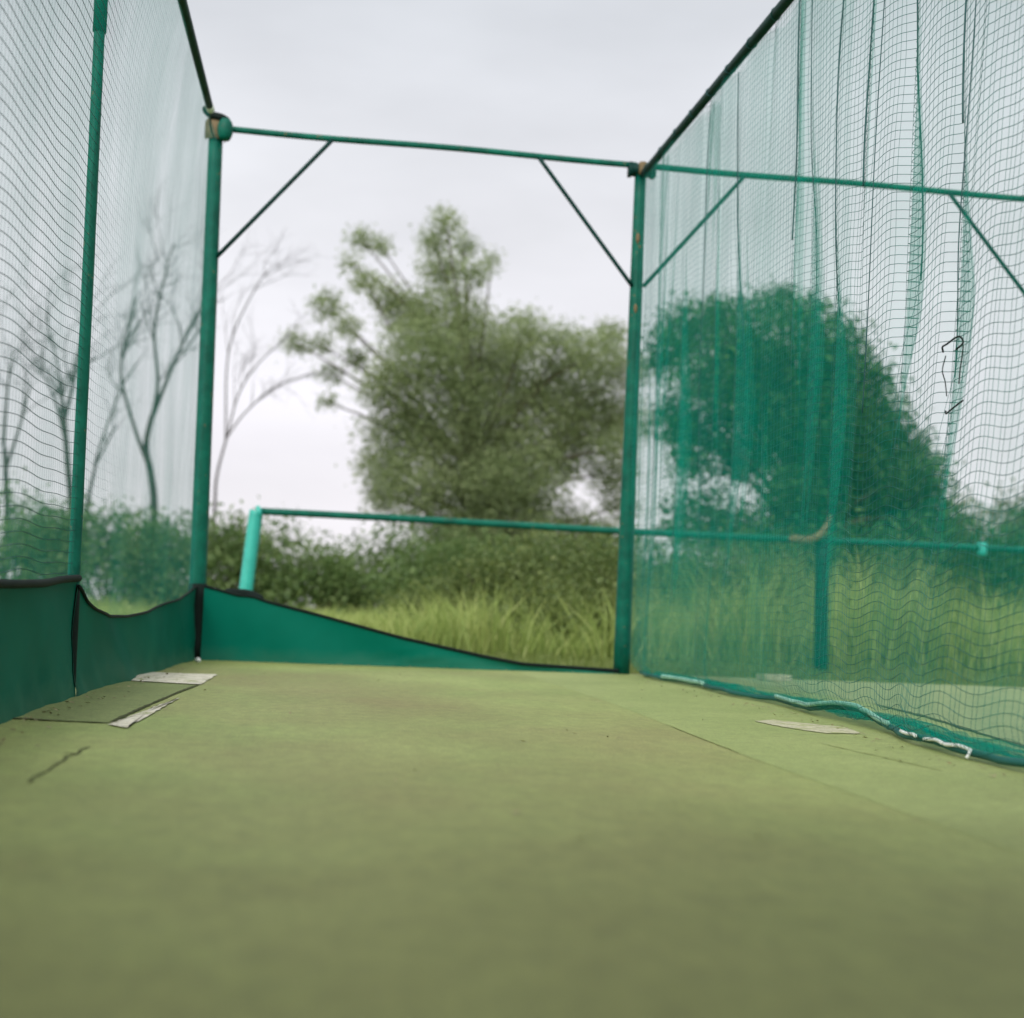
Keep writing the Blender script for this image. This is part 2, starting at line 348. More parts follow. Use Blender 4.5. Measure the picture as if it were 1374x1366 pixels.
ribbon('floor_seam', [(1.036, 3.24), (1.055, 3.7), (1.075, 4.1)], .0018, .002, M_SEAM2, .001)
ribbon('lane_seam', [(1.93, 3.4), (1.96, 3.65), (2.19, 4.76), (2.31, 5.57)], .012, .0025, M_SEAM, .003)

# ------------------------------------------------------------------ cage frame
YB, ZB = 7.73, 2.868
frame = thing('cage_frame', (0, YB, 0), 'dark green steel tube frame of the practice cage with diagonal corner braces', 'frame')
FO = (0, YB, 0)
def fpart(name, mb, m, label=None):
    o = mb.build(name, m, frame, origin=FO)
    if label: o['label'] = label
    return o
def seg(p, q, n=12, wob=0.0):
    t = np.linspace(0, 1, n)[:, None]; P = np.array(p) * (1 - t) + np.array(q) * t
    if wob:
        P = P + np.stack([np.sin(t[:, 0] * 7 + p[0]) * wob, 0 * t[:, 0], np.sin(t[:, 0] * 9 + p[2]) * wob], 1)
    return P
# posts
def post(base, top, r0, r1, name='post', label=None, mt=M_TUBE):
    bb = MB(); P = seg(base, top, 16); bb.tube(P, np.linspace(r0, r1, 16), 16); return fpart(name, bb, mt, label)
pA = post((-.702, 4.56, 0), (-.742, 4.56, 2.74), .0195, .0165, label='thin front post of the left side')
bb = MB(); bb.tube(seg((-.7029, 4.56, .0), (-.7072, 4.56, .345), 6), .0215, 14); o = bb.build('sleeve', M_DARK, pA, origin=FO)
bb = MB(); bb.tube(seg((-.732, 4.56, 2.10), (-.7425, 4.56, 2.78), 5), .0215, 14); o = bb.build('joint_sleeve', M_TUBE, pA, origin=FO)
pB = post((-.555, YB, 0), (-.598, YB, 2.86), .047, .038, label='thick left back corner post')
bb = MB(); bb.tube(seg((-.556, YB, .0), (-.561, YB, .40), 6), .0495, 16); bb.build('sleeve', M_DARK, pB, origin=FO)
pC = post((1.752, YB, 0), (1.765, YB, 2.84), .047, .033, label='right back post where the net begins')
pD = post((4.19, YB, 0), (4.19, YB, 2.86), .040, .036, label='farthest right back post of the next lane')
# crossbar in two lengths, braces
bb = MB(); bb.tube(seg((-.56, YB, 2.872), (1.74, YB, 2.868), 24, .004), .0175, 12); fpart('crossbar', bb, M_TUBE)
bb = MB(); bb.tube(seg((1.79, YB, 2.866), (4.12, YB, 2.866), 24, .004), .0185, 12); fpart('crossbar', bb, M_TUBE)
bb = MB(); bb.tube(seg((4.12, YB, 2.866), (6.6, YB, 2.86), 10), .018, 12); fpart('crossbar', bb, M_TUBE)
def brace(a, b_):
    a, b_ = np.array(a), np.array(b_); d = b_ - a
    P = np.vstack([a + d * .0 + (0, 0, -.012), a + d * .05, a + d * .5 + (0, 0, -.006), a + d * .95, b_ + (0, 0, .0)])
    bb = MB(); bb.tube(seg(a, b_, 14), .0120, 12); fpart('brace', bb, M_RAIL)
brace((-.555, YB - .02, 2.16), (.03, YB - .012, 2.858))
brace((1.735, YB - .02, 2.165), (1.18, YB - .012, 2.855))
brace((1.800, YB - .02, 2.17), (2.37, YB - .012, 2.852))
brace((4.17, YB - .02, 2.19), (3.61, YB - .012, 2.852))
# side rails running towards the viewer
bb = MB(); bb.tube(seg((1.770, 7.66, 2.80), (1.766, 4.4, 2.748), 16), .022, 12); bb.tube(seg((1.766, 4.4, 2.748), (1.75, -3.0, 2.70), 10), .022, 12, )
fpart('side_rail', bb, M_RAIL, 'right side rail sloping up towards the viewer')
bb = MB(); bb.tube(seg((-.565, 6.80, 2.672), (-.600, 4.4, 2.600), 12), .0185, 12); bb.tube(seg((-.600, 4.4, 2.600), (-.64, -3.0, 2.55), 8), .0185, 12)
rl = fpart('side_rail', bb, M_RAIL, 'dark left side rail ending short of the corner post')
bb = MB(); bb.tube(seg((-.565, 6.80, 2.672), (-.560, 6.86, 2.672), 3), .0195, 12); bb.build('end_cap', M_WHITE, rl, origin=FO)
bb = MB(); bb.tube(spline([(-.563, 6.86, 2.672), (-.585, 7.2, 2.70), (-.60, 7.66, 2.79)], 12), .005, 6); bb.build('tie_wire', M_RAIL, rl, origin=FO)
# front frame, near post pair behind the viewer so that the cage stands
for x in (-.66, 1.75):
    bb = MB(); bb.tube(seg((x, -2.4, 0), (x, -2.4, 2.72), 6), .022, 12); fpart('post', bb, M_TUBE)
# corner clamp on post B: rusty saddle plate, dark hood, round knob
bb = MB(); a = np.linspace(-.2 * PI, 1.1 * PI, 16)
ring = np.array([[(-.598 + r * math.cos(t), YB - r * math.sin(t), z) for r, z in ((.052, 2.80), (.060, 2.82), (.060, 2.90), (.046, 2.92))] for t in a])
bb.grid(ring); cl = fpart('corner_clamp', bb, M_RUST, 'rusty clamp at the top of the corner post')
bb = MB(); P = []
for k, zz in enumerate(np.linspace(0, 1, 7)):
    P.append((-.545, YB - .06, 2.790 + .115 * zz))
bb.tube(P, [.026, .036, .041, .043, .041, .036, .024], 16); bb.build('knob', M_TUBE, cl, origin=FO)
bb = MB(); bb.tube(spline([(-.665, YB - .05, 2.965), (-.625, YB - .055, 2.925), (-.57, YB - .05, 2.915), (-.53, YB - .03, 2.90)], 12), [.012] + [.022] * 10 + [.014], 10); bb.build('hook', M_DARK, cl, origin=FO)
# bracket on post C
bb = MB(); bb.box((1.706, YB - .045, 2.812), (1.832, YB + .045, 2.862)); bb.box((1.694, YB - .03, 2.80), (1.714, YB + .03, 2.875)); bb.box((1.826, YB - .03, 2.80), (1.848, YB + .03, 2.88))
br = fpart('post_bracket', bb, M_RAIL)
bb = MB(); bb.tube(seg((1.765, YB - .05, 2.80), (1.765, YB - .05, 2.868), 4), .022, 10); bb.build('bolt', M_RUST, br, origin=FO)
for z in (2.40, 2.00):
    bb = MB(); bb.tube(seg((1.755, YB - .030, z), (1.756, YB - .026, z + .08), 4), [.004, .012, .012, .004], 8); bb.build('rust_spot', M_RUST, pC, origin=FO)

# ------------------------------------------------------------------ nets
def thread_bundle(mb, lines, rad, ax1, ax2):
    """lines: (k, m, 3); three-sided twine along axis 1"""
    k, m, _ = lines.shape
    ang = np.array([.4, .4 + 2 * PI / 3, .4 + 4 * PI / 3])
    off = np.cos(ang)[:, None] * np.asarray(ax1)[None] + np.sin(ang)[:, None] * np.asarray(ax2)[None]
    rad = np.broadcast_to(np.asarray(rad, float), (m,))[None, :, None, None]
    P = lines[:, :, None, :] + rad * off[None, None]
    idx = np.arange(k * m * 3).reshape(k, m, 3); nx = np.roll(idx, -1, 2)
    q = np.stack([idx[:, :-1], nx[:, :-1], nx[:, 1:], idx[:, 1:]], -1).reshape(-1, 4)
    mb.add(P.reshape(-1, 3), q)

def smooth_noise(x, seed, k=6, lo=.3, hi=3.0):
    r = np.random.default_rng(seed); f = r.uniform(lo, hi, k); p = r.uniform(0, 2 * PI, k)
    return sum(np.sin(x * a + b_) for a, b_ in zip(f, p)) / k

# -- right side net: hangs from the right rail, pleated, its foot pulled in and curled on the floor
PLEATS = [(7.62, .050, .030), (7.45, .045, .025), (7.25, .070, .030), (7.02, .045, .024), (6.78, .080, .032), (6.41, .095, .034), (6.10, .040, .025),
          (5.86, .090, .036), (5.45, .045, .026), (5.04, .090, .030), (4.97, .060, .02), (4.65, .100, .030), (4.31, .085, .026), (4.08, .100, .030), (3.66, .085, .035), (3.50, .06, .02), (2.9, .08, .03), (2.2, .07, .03)]
def right_net(y, z):
    """y, z arrays -> points"""
    top = np.interp(y, [-3, 4.4, 7.73], [2.70, 2.745, 2.80])
    f = np.clip(z / top, 0, 1)
    xb = np.interp(y, [-3, 2.93, 3.65, 4.4, 5.3, 7.73], [1.55, 1.565, 1.60, 1.72, 1.755, 1.762])
    x = xb * (1 - f) ** 1.5 + (1.767 - .0) * (1 - (1 - f) ** 1.5)
    for i, (py, amp, wd) in enumerate(PLEATS):
        yc = py + .014 * np.sin(z * 1.7 + i * 2.1) + .008 * np.sin(z * 4.1 + i)
        a = amp * (.55 + .45 * np.sin(z * (1.1 + .13 * i) + i * 1.7)) * (.12 + .88 * np.clip((z - .35) / .9, 0, 1)) * (1 - .55 * np.clip((f - .45) / .3, 0, 1))
        x = x + a * np.exp(-((y - yc) / wd) ** 2) * (1 if i % 3 else -.7)
    x = x + .018 * np.sin(y * 5.1 + .8 * np.sin(z * 1.3)) * (1 - .5 * f) + .012 * smooth_noise(y * 2 + z * .5, 5)
    x = x
    zz = z + .013 * np.sin(y * 17 + 1.5 * np.sin(z * 2)) * (y < 5.4) * np.clip((5.4 - y), 0, 1) + .03 * smooth_noise(y * 1.4 + 3, 8) * (1 - abs(2 * f - 1))
    # foot of the net turns outwards and lies on the floor
    foot = np.clip((.10 - z) / .10, 0, 1)
    x = x + .05 * foot ** 2 * (1 + .6 * smooth_noise(y * 3, 9))
    zz = np.maximum(zz, .013 + .015 * np.abs(smooth_noise(y * 6, 4)))
    return np.stack([x, y, zz], -1)
RN = thing('side_net', (1.76, YB, 0), 'see-through green net wall on the right, hanging in upright pleats to the floor', 'net', 'side nets of the cage')
RO = (1.76, YB, 0)
ys = np.arange(-2.4, 7.70, .0125); zs = np.linspace(0, 1, 44)
def topz(y): return np.interp(y, [-3, 4.4, 7.73], [2.68, 2.728, 2.785])
Yg, Fg = np.meshgrid(ys, zs, indexing='ij')
P = right_net(Yg, Fg * topz(Yg)); P[..., 0] += .006
bb = MB(); bb.grid(P); bb.build('fine_mesh', M_NET_R, RN, origin=RO)
yd = np.arange(4.66, 7.70, .0125); Yd, Fd = np.meshgrid(yd, zs, indexing='ij')
P = right_net(Yd, Fd * topz(Yd)); P[..., 0] += .03 + .016 * np.sin(Yd * 11 + 1.2 * np.sin(Fd * 4)) * np.clip((7.7 - Yd) / .4, 0, 1) + .008 * np.sin(Yd * 23 + Fd * 3)
bb = MB(); bb.grid(P); bb.build('doubled_mesh', M_NET_D, RN, origin=RO)
Yd, Fd = np.meshgrid(ys, np.linspace(0, 1, 20), indexing='ij')
P = right_net(Yd, Fd * (.66 + .05 * smooth_noise(Yd * 2, 91) + .02 * (Yd - 4))); P[..., 0] += .016 + .008 * np.sin(Yd * 13 + Fd * 3)
bb = MB(); bb.grid(P); bb.build('foot_mesh', M_NET_T, RN, origin=RO)
for k, y in enumerate(np.arange(2.6, 7.6, .31)):
    zc = np.interp(y, [4.4, 7.66], [2.748, 2.80]); a = np.linspace(0, 2 * PI, 13)
    q = np.stack([1.767 + .0232 * np.cos(a), y + .012 * np.sin(a + k), zc + .0232 * np.sin(a)], -1)
    bb = MB(); bb.tube(q, .0022, 6, caps=False); bb.build('lacing_ring', M_LTWINE, RN, origin=RO)
bb = MB()
yh = np.arange(-2.4, 7.70, .024)
hz = np.arange(.03, 2.76, .029)
lines = np.array([right_net(yh, np.full_like(yh, z)) for z in hz])
thread_bundle(bb, lines, np.interp(yh, [4.2, 5.6], [.00105, .00055]), (1, 0, 0), (0, 0, 1))
yv = np.concatenate([np.arange(-2.4, 2.4, .06), np.arange(2.4, 7.7, .030)])
zv = np.linspace(.01, 1, 40)
Yv_, Zf = np.meshgrid(yv + .004 * RNG.normal(size=len(yv)), zv, indexing='ij')
Yv2 = Yv_ + .006 * np.sin(Zf * 23 + Yv_ * 9)
lines = right_net(Yv2, Zf * topz(Yv2))
thread_bundle(bb, lines, .00065, (1, 0, 0), (0, 1, 0))
bb.build('netting', M_STRAND, RN, origin=RO)
# dark gathering cords down the strongest pleats
for i, py in enumerate((6.41, 5.86, 5.04, 4.95, 4.65, 4.31, 4.27, 4.08, 3.66, 3.60)):
    z = np.linspace(1.0 + .37 * (i % 3), 2.70, 40)
    y = py + .014 * np.sin(z * 1.7 + i * 2.1) + .008 * np.sin(z * 4.1 + i)
    bb = MB(); q = right_net(y, z); q[:, 0] -= .004
    bb.tube(q, .0018 + .0006 * (i % 3), 6); bb.build('lacing_cord', M_LTWINE, RN, origin=RO)
# slack foot of the net lying crumpled on the floor outside
yf = np.arange(2.0, 7.6, .02); Pf = np.empty((len(yf), 26, 3))
for j, fz in enumerate(np.linspace(0, 1, 26)):
    q = right_net(yf, np.zeros_like(yf)); wd = .20 + .05 * smooth_noise(yf * 2.2, 61)
    q[:, 0] += .01 + fz * wd + .012 * np.sin(yf * 19 + fz * 9)
    q[:, 2] = .010 + .045 * np.abs(np.sin(fz * 8.5 + 1.6 * np.sin(yf * 2.7) + .8 * np.sin(yf * 7.1))) * (.45 + .55 * smooth_noise(yf * 3.1 + fz, 62) ** 2) * (1 - .5 * fz)
    Pf[:, j] = q
bb = MB(); bb.grid(Pf); bb.build('slack_foot', M_NET_F, RN, origin=RO)
# hem rope and the white ties on the floor
yy = np.linspace(-2.2, 7.6, 420)
q = right_net(yy, np.zeros_like(yy)); q[:, 0] += .012 * smooth_noise(yy * 7, 2); q[:, 2] = .016 + .012 * np.abs(smooth_noise(yy * 5, 12)) + .03 * np.exp(-((yy - 4.45) / .25) ** 2)
bb = MB(); bb.tube(q, .0095, 8); bb.build('hem_rope', M_STRAND, RN, origin=RO)
sel = (yy > 4.0) & (yy < 5.3); q2 = q[sel] + np.array([-.012, 0, .012]); bb = MB(); bb.tube(q2, .008, 8); bb.build('hem_cord', M_PALE, RN, origin=RO)
sel = (yy > 6.3) & (yy < 6.95); q2 = q[sel] + np.array([-.012, 0, .010]); bb = MB(); bb.tube(q2, .010, 8); bb.build('hem_cord', M_PALE, RN, origin=RO)
for y0, y1 in ((3.62, 3.78), (3.44, 3.56), (3.36, 3.42), (3.27, 3.35)):
    t = np.linspace(y0, y1, 9); e = right_net(np.array([y0, y1]), np.zeros(2)); fr = np.linspace(0, 1, 9)[:, None]; q2 = e[0] * (1 - fr) + e[1] * fr; q2[:, 0] += -.016 + .004 * np.sin(t * 31); q2[:, 2] = .027 + .002 * np.sin(t * 40)
    bb = MB(); bb.tube(q2, .0048, 8); bb.build('tie', M_WHITE, RN, origin=RO)
bb = MB(); q2 = right_net(np.array([3.27, 3.265, 3.26, 3.26]), np.zeros(4)); q2[:, 0] += (-.012, -.016, -.022, -.026); q2[:, 2] = (.026, .02, .012, .006)
bb.tube(q2, .0042, 8); bb.build('tie', M_WHITE, RN, origin=RO)
# torn strands curling in front of the net
def strand(pts, r):
    bb = MB(); bb.tube(spline(pts, 40), r, 6); bb.build('torn_strand', M_DARK, RN, origin=RO)
strand([(1.655, 3.560, 1.050), (1.648, 3.550, 1.062), (1.65, 3.527, 1.066), (1.66, 3.500, 1.078), (1.66, 3.470, 1.075), (1.665, 3.466, 1.058), (1.66, 3.495, 1.046)], .0026)
strand([(1.667, 3.468, 1.052), (1.662, 3.464, 1.020), (1.66, 3.470, .985), (1.655, 3.464, .950)], .0019)
strand([(1.66, 3.555, 1.04), (1.65, 3.552, 1.00), (1.66, 3.556, .97), (1.66, 3.545, .93)], .0016)
strand([(1.66, 3.550, .890), (1.65, 3.525, .880), (1.65, 3.49, .888), (1.66, 3.450, .905)], .0026)

# -- left side net
def left_x(y): return np.interp(y, [-3, 3.6, 4.56, 7.73], [-.73, -.715, -.705, -.575])
def ltop(y): return np.interp(y, [-3, 4.56, 6.8, 7.73], [2.55, 2.60, 2.66, 2.80])
def left_net(y, z):
    x = left_x(y) - .03 * np.clip(z / 2.6, 0, 1) * np.clip((7.7 - y) / 3, 0, 1)
    rx = np.interp(y, [-3, 4.4, 6.8, 7.73], [-.64, -.600, -.567, -.585])
    x = x + (rx - x) * np.clip(z / ltop(y), 0, 1) ** 7
    x = x + .009 * smooth_noise(y * 3 + z * 1.2, 21) + .003 * np.sin(z * 9 + y * 2)
    zz = z + .055 * (y - 4.56) * (y < 4.56) * np.clip(z, 0, 1.6) / 1.2 + .010 * smooth_noise(y * 3 + z * 1.2, 23) + .0035 * np.sin(y * 13 + z * 6) * (y < 5)
    return np.stack([x, y, np.maximum(zz, .02)], -1)
LN = thing('side_net', (-.58, YB, 0), 'pale see-through net wall on the left, laced to the thin front post', 'net', 'side nets of the cage')
LO = (-.58, YB, 0)
def lbot(y): return np.interp(y, [-3, 3.6, 4.5, 4.8, 5.1, 5.5, 6.1, 6.9, 7.7], [.33, .335, .36, .27, .248, .245, .272, .318, .385]) - .02
ys = np.arange(-2.4, 7.69, .03); Yg, Fg = np.meshgrid(ys, np.linspace(0, 1, 44), indexing='ij')
P = left_net(Yg, lbot(Yg) + Fg * (ltop(Yg) - lbot(Yg))); P[..., 0] -= .005
bb = MB(); bb.grid(P); bb.build('fine_mesh', M_NET_L, LN, origin=LO)
bb = MB()
yh = np.arange(-2.4, 7.69, .035)
H = []
for z in np.arange(.05, 2.62, .033):
    q = left_net(yh, np.full_like(yh, z))
    q[:, 2] = np.clip(q[:, 2], lbot(yh), ltop(yh)); H.append(q)
thread_bundle(bb, np.array(H), np.interp(yh, [4.0, 4.5, 4.8, 5.3], [.00125, .00095, .0004, .00012]), (1, 0, 0), (0, 0, 1))
yv = np.arange(-2.4, 7.69, .033); Yv_, Zf = np.meshgrid(yv, np.linspace(0, 1, 30), indexing='ij')
thread_bundle(bb, left_net(Yv_, lbot(Yv_) + Zf * (ltop(Yv_) - lbot(Yv_))), .00030, (1, 0, 0), (0, 1, 0))
bb.build('netting', M_LTWINE, LN, origin=LO)

# -- solid skirts along the foot of the cage
def skirt(name, label, top_pts, x_of_y, y0, y1, m, hem_r, n=90):
    T = np.array(top_pts)
    t = np.linspace(y0, y1, n)
    zt = np.interp(t, T[:, 0], T[:, 1])
    k = np.array([1, 2, 3, 2, 1.]) / 9
    zt = np.convolve(np.pad(zt, 2, mode='edge'), k, 'valid')
    F = np.linspace(0, 1, 14)
    Pn = np.empty((n, 14, 3))
    for j, fz in enumerate(F):
        z = zt * fz
        x = x_of_y(t) + .020 * smooth_noise(t * 5 + fz * 3, 31) * (1 - .7 * fz) + .008 * np.sin(t * 6 + fz * 4) + .010 * smooth_noise(t * 14 + fz * 7, 33) * (1 - fz) + .05 * max(0, .18 - fz) ** 1.0
        Pn[:, j] = np.stack([x, t, z - .004], -1)
    o0 = (float(x_of_y(np.array([y1]))[0]), y1, 0)
    root = thing(name, o0, label, 'windbreak', 'windbreak skirts of the cage')
    bb = MB(); bb.grid(Pn); c = bb.build('cloth', m, root, origin=o0)
    q = Pn[:, -1].copy(); q[:, 0] += .004; bb = MB(); bb.tube(q, hem_r, 8); bb.build('hem', M_DARK, root, origin=o0)
    return root
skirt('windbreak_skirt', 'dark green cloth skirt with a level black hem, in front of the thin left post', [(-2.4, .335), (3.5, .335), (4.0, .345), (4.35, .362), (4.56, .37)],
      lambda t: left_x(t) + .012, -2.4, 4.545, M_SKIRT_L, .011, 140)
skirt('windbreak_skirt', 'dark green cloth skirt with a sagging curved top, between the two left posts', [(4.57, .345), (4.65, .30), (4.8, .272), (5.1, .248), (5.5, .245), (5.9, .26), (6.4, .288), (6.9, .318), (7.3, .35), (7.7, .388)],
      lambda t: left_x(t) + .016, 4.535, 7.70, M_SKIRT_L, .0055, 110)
# back skirt runs along x
BX = np.linspace(-.522, 1.725, 120)
bt = np.interp(BX, [-.53, -.33, -.27, -.20, .09, .53, .985, 1.19, 1.44, 1.72], [.395, .348, .352, .325, .262, .159, .074, .042, .032, .022])
k = np.array([1, 2, 3, 2, 1.]) / 9; bt = np.convolve(np.pad(bt, 2, mode='edge'), k, 'valid')
Pn = np.empty((120, 12, 3))
for j, fz in enumerate(np.linspace(0, 1, 12)):
    Pn[:, j] = np.stack([BX, YB - .05 + .012 * smooth_noise(BX * 3 + fz * 1.5, 41) + .005 * smooth_noise(BX * 13 - fz * 6, 43) * (1 - fz) - .03 * max(0, .2 - fz), bt * fz - .004], -1)
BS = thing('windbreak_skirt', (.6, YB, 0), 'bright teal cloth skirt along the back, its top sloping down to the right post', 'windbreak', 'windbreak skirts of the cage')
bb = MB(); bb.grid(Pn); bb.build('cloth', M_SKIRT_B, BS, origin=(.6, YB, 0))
q = Pn[:, -1].copy(); q[:, 1] -= .004; bb = MB(); bb.tube(q, np.interp(BX, [-.5, 0, 1, 1.72], [.007, .008, .009, .011]), 8); bb.build('hem', M_DARK, BS, origin=(.6, YB, 0))
bb = MB(); bb.tube(spline([(-.42, YB - .03, .362), (-.36, YB - .02, .362), (-.29, YB - .02, .358), (-.21, YB - .03, .328)], 14), [.006] + [.020] * 12 + [.006], 8); bb.build('bunched_edge', M_DARK, BS, origin=(.6, YB, 0))

# unseen cloth screen added behind the viewer to shade the near floor
ES = thing('added_shade_screen', (.5, -.9, 0), 'added tall dark green cloth screen, unseen behind the viewer, shading the near floor', 'screen')
sx_ = np.linspace(-.72, 1.72, 60); Pn = np.empty((60, 30, 3))
for j, z in enumerate(np.linspace(.01, 2.62, 30)):
    Pn[:, j] = np.stack([sx_, -.9 + .02 * np.sin(sx_ * 7 + z) + .02 * smooth_noise(sx_ * 3 + z, 77), np.full(60, z)], -1)
bb = MB(); bb.grid(Pn); bb.build('cloth', M_SKIRT_L, ES, origin=(.5, -.9, 0))
bb = MB(); bb.tube(seg((-.76, -.9, 2.64), (1.79, -.9, 2.66), 6), .02, 12); bb.build('added_shade_screen_rail', M_RAIL, ES, origin=(.5, -.9, 0))

# grit and dry bits gathered along the foot of the nets
rg = np.random.default_rng(88); C = []
for n_, fx, y0, y1 in ((110, lambda y: left_x(y) + .05 + np.abs(rg.normal(0, .05, len(y))), 3.0, 7.6), (130, lambda y: np.interp(y, [2.9, 3.65, 4.4, 7.73], [1.545, 1.57, 1.69, 1.73]) - np.abs(rg.normal(0, .07, len(y))), 2.8, 7.6)):
    y = rg.uniform(y0, y1, n_); C.append(np.stack([fx(y), y, np.full(n_, .006)], -1))
x = rg.uniform(-.45, 1.7, 80); C.append(np.stack([x, YB - .10 - np.abs(rg.normal(0, .07, 80)), np.full(80, .006)], -1))
x = rg.uniform(-.6, 1.6, 70); C.append(np.stack([x, rg.uniform(1.6, 7.4, 70), np.full(70, .006)], -1))
C = np.concatenate(C); Q = leaf_quads(C, .016, rg, up=3.0, asp=.45); Q[..., 2] = np.maximum(Q[..., 2], .003)
bb = MB(); bb.add(Q.reshape(-1, 3), np.arange(len(Q) * 4).reshape(-1, 4))
tag(bb.build('debris', M_GRIT, smooth=False), 'grit and dry leaf bits along the foot of the nets', 'debris', kind='stuff')

# small things lying about
def lump(name, c, r, label, cat, m, seed):
    r_ = np.random.default_rng(seed); bb = MB(); P = []
    for i, th in enumerate(np.linspace(0, PI, 7)):
        P.append([(c[0] + r[0] * math.sin(th) * math.cos(a) * r_.uniform(.8, 1.15), c[1] + r[1] * math.sin(th) * math.sin(a) * r_.uniform(.8, 1.15), c[2] + r[2] * math.cos(th)) for a in np.linspace(0, 2 * PI, 9)[:-1]])
    P = np.array(P); P = np.concatenate([P, P[:, :1]], 1); bb.grid(P)
    return tag(bb.build(name, m, origin=(c[0], c[1], 0)), label, cat)
lump('plastic_scrap', (-.515, 7.40, .011), (.016, .035, .013), 'small white plastic scrap at the foot of the left corner post', 'litter', M_WHITE, 1)
bb = MB(); bb.box((2.47, 7.45, .004), (2.63, 7.56, .034), .12)
tag(bb.build('concrete_block', M_CONC, smooth=False, origin=(2.55, 7.5, 0)), 'small flat whitish block on the next lane beyond the right net', 'block')

# ------------------------------------------------------------------ handrail beyond the cage
YR = 10.4
HR = thing('handrail', (-.40, YR, 0), 'teal pipe handrail standing in the grass behind the cage', 'handrail')
HO = (-.40, YR, 0)
def hpart(n, P, r, m=M_TEAL, k=16):
    bb = MB(); bb.tube(P, r, k); return bb.build(n, m, HR, origin=HO)
hpart('rail', seg((-.37, YR, .965), (6.9, YR, .95), 40, .006), .026, M_TUBE)
hpart('post', spline([(-.444, YR, -.06), (-.42, YR, .32), (-.375, YR, .92), (-.362, YR, .955), (-.335, YR, .966)], 22), .050)
hpart('post', seg((3.90, YR, -.06), (3.885, YR, .94), 8), .052, M_RAIL)
hpart('post', seg((6.8, YR, -.06), (6.8, YR, .94), 8), .050, M_TUBE)
hpart('clamp', seg((5.18, YR, .90), (5.18, YR, 1.0), 4), .04)
bb = MB(); bb.tube(spline([(3.60, YR - .06, .955), (3.75, YR - .07, .95), (3.85, YR - .07, 1.0), (3.91, YR - .06, 1.09), (3.93, YR - .06, 1.15)], 20), np.r_[.012, np.linspace(.035, .03, 9), np.linspace(.03, .012, 10)], 7)
tag(bb.build('branch', M_RUST, origin=(3.75, YR - .06, 0)), 'short dry brown branch caught on the handrail', 'branch')

# ------------------------------------------------------------------ foliage
def crown_mesh(clumps, density, size, seed, asp=.5, fill=.5, droop=0):
    """leaves in sprigs scattered through each clump's volume"""
    rng = np.random.default_rng(seed); bb = MB(); allq = []
    for (x, y, z, r) in clumps:
        ns = max(5, int(density * r * r))
        u = rng.normal(size=(ns, 3)); u /= np.linalg.norm(u, axis=1, keepdims=True)
        rad = r * rng.uniform(fill ** 3, 1.25, ns) ** (1 / 2.2)
        S = np.array((x, y, z)) + u * rad[:, None] * np.array((1, 1, .85))
        m = 11
        sp = r * .16 + .07
        C = S[:, None] + rng.normal(size=(ns, m, 3)) * sp * np.array((1, 1, .8)) - np.array((0, 0, droop)) * rng.uniform(0, 1, (ns, m, 1))
        ow = np.repeat(u, m, 0)
        allq.append(leaf_quads(C.reshape(-1, 3), size, rng, asp=asp, outward=ow))
    Q = np.concatenate(allq); Q[..., 2] = np.maximum(Q[..., 2], .0)
    n = len(Q); bb.add(Q.reshape(-1, 3), np.arange(n * 4).reshape(n, 4)); return bb
def limb_mesh(base_h, base_r, clumps, seed, step=1, flare=1.5):
    rng = np.random.default_rng(seed); bb = MB()
    C = np.array([c[:3] for c in clumps]); top = C[C[:, 2].argmax()]
    trunk = spline([(0, 0, -.08), (.04, .03, base_h * .5), (top[0] * .12, top[1] * .12, base_h), (top[0] * .5, top[1] * .5, base_h + (top[2] - base_h) * .5), tuple(top)], 26)
    r = np.interp(np.linspace(0, 1, 26), [0, .06, .3, 1], [base_r * flare, base_r, base_r * .75, .015]); bb.tube(trunk, r, 10)
    for c in C[::step]:
        k = int(np.clip(np.searchsorted(trunk[:, 2], max(c[2] * .55, base_h * .7)), 3, 22)); s = trunk[k]
        mid = s * .45 + c * .55 + rng.normal(0, .12, 3) + (0, 0, .15)
        bb.tube(spline([s, mid, c], 9), np.linspace(max(r[k] * .45, .02), .010, 9), 6)
    return bb
def tree(base, clumps, label, mleaf, density, size, seed, base_h, base_r, group, asp=.5, fill=.5, droop=0):
    t = thing('tree', base, label, 'tree', group)
    limb_mesh(base_h, base_r, clumps, seed).build('trunk', M_BARK, t)
    crown_mesh(clumps, density, size, seed + 1, asp, fill, droop).build('crown', mleaf, t); return t
